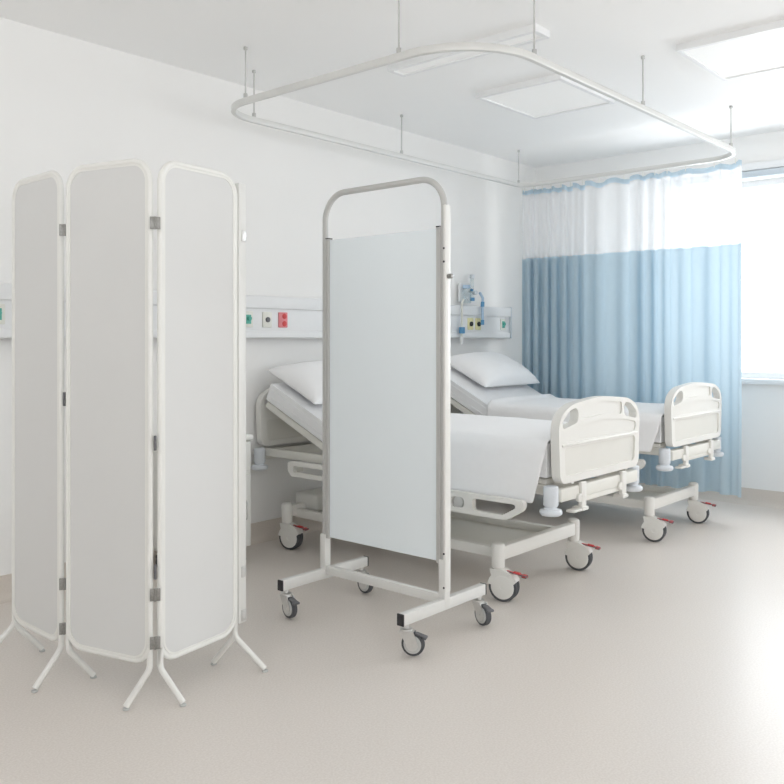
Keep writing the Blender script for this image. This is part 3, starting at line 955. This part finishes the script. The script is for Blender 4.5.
bm = bmesh.new(); add_cyl(bm, (.045, -.075, .035), (.045, -.075, .062), .018, 16, .003); add_cyl(bm, (.015, -.08, .12), (.015, -.10, .12), .010, 14, .002); obj('valve', bm, M['blue'], om)
# wall bracket stub
bm = bmesh.new(); add_cyl(bm, (.045, -.07, .11), (.045, -.02, .11), .010, 12); obj('stub', bm, M['chrome'], om)

bt = thing('gas_hose', 'blue gas hose hanging down the front of the far supply panel', 'hose', (5.61, Y1, 1.37))
bm = bmesh.new(); add_tube(bm, [(0, -.112, .0), (0, -.112, .10), (.004, -.112, .20), (0, -.085, .245)], .011, 12); obj('hose', bm, M['paleblue'], bt)
bm = bmesh.new(); add_cyl(bm, (0, -.112, -.015), (0, -.112, .025), .014, 14, .002); obj('collar', bm, M['blue'], bt); bm = bmesh.new(); add_cyl(bm, (0, -.112, .13), (.003, -.112, .17), .015, 14, .002); obj('collar', bm, M['blue'], bt)

sh = thing('suction_tube', 'white suction tube with blue connector hanging beside the wheeled screen', 'tube', (5.345, Y1, 1.20))
bm = bmesh.new(); add_tube(bm, fillet([(0, -.105, .03), (0, -.105, .32), (.03, -.10, .36), (.045, -.085, .345)], .04, 6), .008, 12); obj('hose', bm, M['offwhite'], sh)
bm = bmesh.new(); add_cyl(bm, (0, -.105, .085), (0, -.105, .135), .024, 18, .005); add_cyl(bm, (-.022, -.105, .11), (.024, -.105, .12), .012, 14, .002); obj('connector', bm, M['blue'], sh)
bm = bmesh.new(); add_cyl(bm, (0, -.105, .0), (0, -.105, .06), .011, 14, .002, r2=.014); obj('tip', bm, M['panel'], sh)

# ------------------------------------------------------------------ bedside cabinet
cb = thing('bedside_cabinet', 'white bedside cabinet on small wheels, mostly hidden behind the folding screen', 'cabinet', (2.825, 3.87, 0))
cw, cd = .42, .34
bm = bmesh.new(); add_box(bm, (0, 0, .39), (cw, cd, .58), .006); obj('carcass', bm, M['cabinet'], cb)
bm = bmesh.new(); add_box(bm, (0, -.003, .70), (cw+.02, cd+.02, .032), .010, 3); obj('worktop', bm, M['cabinet'], cb)
for nm, zc, hh in (('drawer', .595, .15), ('door', .31, .38)):
    bm = bmesh.new(); add_box(bm, (0, -cd/2-.008, zc), (cw-.03, .018, hh), .005); o = obj(nm, bm, M['cabinet'], cb)
    bm = bmesh.new()
    if nm == 'drawer': add_tube(bm, fillet([(-.06, -cd/2-.016, zc), (-.06, -cd/2-.04, zc), (.06, -cd/2-.04, zc), (.06, -cd/2-.016, zc)], .012, 4), .005, 10)
    else: add_tube(bm, fillet([(.15, -cd/2-.016, zc-.05), (.15, -cd/2-.04, zc-.05), (.15, -cd/2-.04, zc+.05), (.15, -cd/2-.016, zc+.05)], .012, 4), .005, 10)
    obj('handle', bm, M['chrome'], o)
for sx in (-1, 1):
    for sy in (-1, 1):
        bm = bmesh.new()
        px, py = sx*(cw/2-.035), sy*(cd/2-.04)
        add_cyl(bm, (px, py, .06), (px, py, .102), .010, 12)
        add_box(bm, (px, py, .062), (.034, .036, .022), .005)
        add_lathe(bm, (px-.014, py, .030), (1, 0, 0), [(0, .022), (.003, .028), (.006, .030), (.022, .030), (.025, .028), (.028, .022)], 24)
        obj('caster', bm, M['tyre'], cb)

# remove castor prototypes (their copies stay)
for sh_, subs in (SC, BC):
    for o in [sh_]+subs: bpy.data.objects.remove(o)

# ------------------------------------------------------------------ light
w = bpy.data.worlds.new('sky'); sc.world = w; w.use_nodes = True
bg = w.node_tree.nodes['Background']
# an overcast sky over bright ground, brightest on the window (+X) side; colour by compass direction
SKY = {'east': ((.94, .975, 1.0), 6.9, 5.1), 'south': ((.995, .995, 1.0), 3.9, 3.7), 'west': ((1.0, .99, .975), .4, 3.4)}
def build_sky(nt):
    tc = nt.nodes.new('ShaderNodeTexCoord'); sp = nt.nodes.new('ShaderNodeSeparateXYZ')
    nt.links.new(tc.outputs['Generated'], sp.inputs[0])
    def m(op, a, b):
        n = nt.nodes.new('ShaderNodeMath'); n.operation = op
        for i, v in enumerate((a, b)):
            if isinstance(v, (int, float)): n.inputs[i].default_value = v
            else: nt.links.new(v, n.inputs[i])
        return n.outputs[0]
    x, y, z = sp.outputs
    r2 = m('ADD', m('ADD', m('MULTIPLY', x, x), m('MULTIPLY', y, y)), 1e-4)
    e = m('MAXIMUM', x, 0.0); wv = m('MAXIMUM', m('MULTIPLY', x, -1.0), 0.0); so = m('MAXIMUM', m('MULTIPLY', y, -1.0), 0.0)
    az = {'east': m('DIVIDE', m('MULTIPLY', e, e), r2), 'west': m('DIVIDE', m('MULTIPLY', wv, wv), r2), 'south': m('DIVIDE', m('MULTIPLY', so, so), r2)}
    mr = nt.nodes.new('ShaderNodeMapRange'); mr.inputs[1].default_value = -.12; mr.inputs[2].default_value = .12
    nt.links.new(z, mr.inputs[0]); up = mr.outputs[0]; dn = m('SUBTRACT', 1.0, up)
    tot = None
    for k, (col, su, sd) in SKY.items():
        t = m('MULTIPLY', az[k], m('ADD', m('MULTIPLY', up, su), m('MULTIPLY', dn, sd)))
        vm = nt.nodes.new('ShaderNodeVectorMath'); vm.operation = 'SCALE'; vm.inputs[0].default_value = col
        nt.links.new(t, vm.inputs['Scale'])
        if tot is None: tot = vm.outputs[0]
        else:
            ad = nt.nodes.new('ShaderNodeVectorMath'); ad.operation = 'ADD'
            nt.links.new(tot, ad.inputs[0]); nt.links.new(vm.outputs[0], ad.inputs[1]); tot = ad.outputs[0]
    nt.links.new(tot, nt.nodes['Background'].inputs['Color']); nt.nodes['Background'].inputs['Strength'].default_value = 1.0
build_sky(w.node_tree)
def portal(loc, rot, sx, sy):
    l = bpy.data.lights.new('portal', 'AREA'); l.shape = 'RECTANGLE'; l.size = sx; l.size_y = sy
    l.cycles.is_portal = True
    o = bpy.data.objects.new('portal', l); C.objects.link(o); o.location = loc; o.rotation_euler = rot
for a, b, z0, z1 in wr: portal((X1+T+.02, (a+b)/2, (z0+z1)/2), (0, PI/2, 0), z1-z0, b-a)
for a, b, z0, z1 in wl: portal((X0-T-.02, (a+b)/2, (z0+z1)/2), (0, -PI/2, 0), z1-z0, b-a)
for a, b, z0, z1 in wf_fill: portal(((a+b)/2, Y0-T-.02, (z0+z1)/2), (PI/2, 0, 0), b-a, z1-z0)

sc.view_settings.view_transform = 'Standard'; sc.view_settings.look = 'None'
sc.view_settings.gamma = 1; sc.view_settings.use_curve_mapping = False
sc.view_settings.exposure = 0.17
sc.cycles.max_bounces = 14; sc.cycles.diffuse_bounces = 8; sc.cycles.transparent_max_bounces = 16
sc.cycles.sample_clamp_indirect = 8
sc.cycles.use_denoising = True
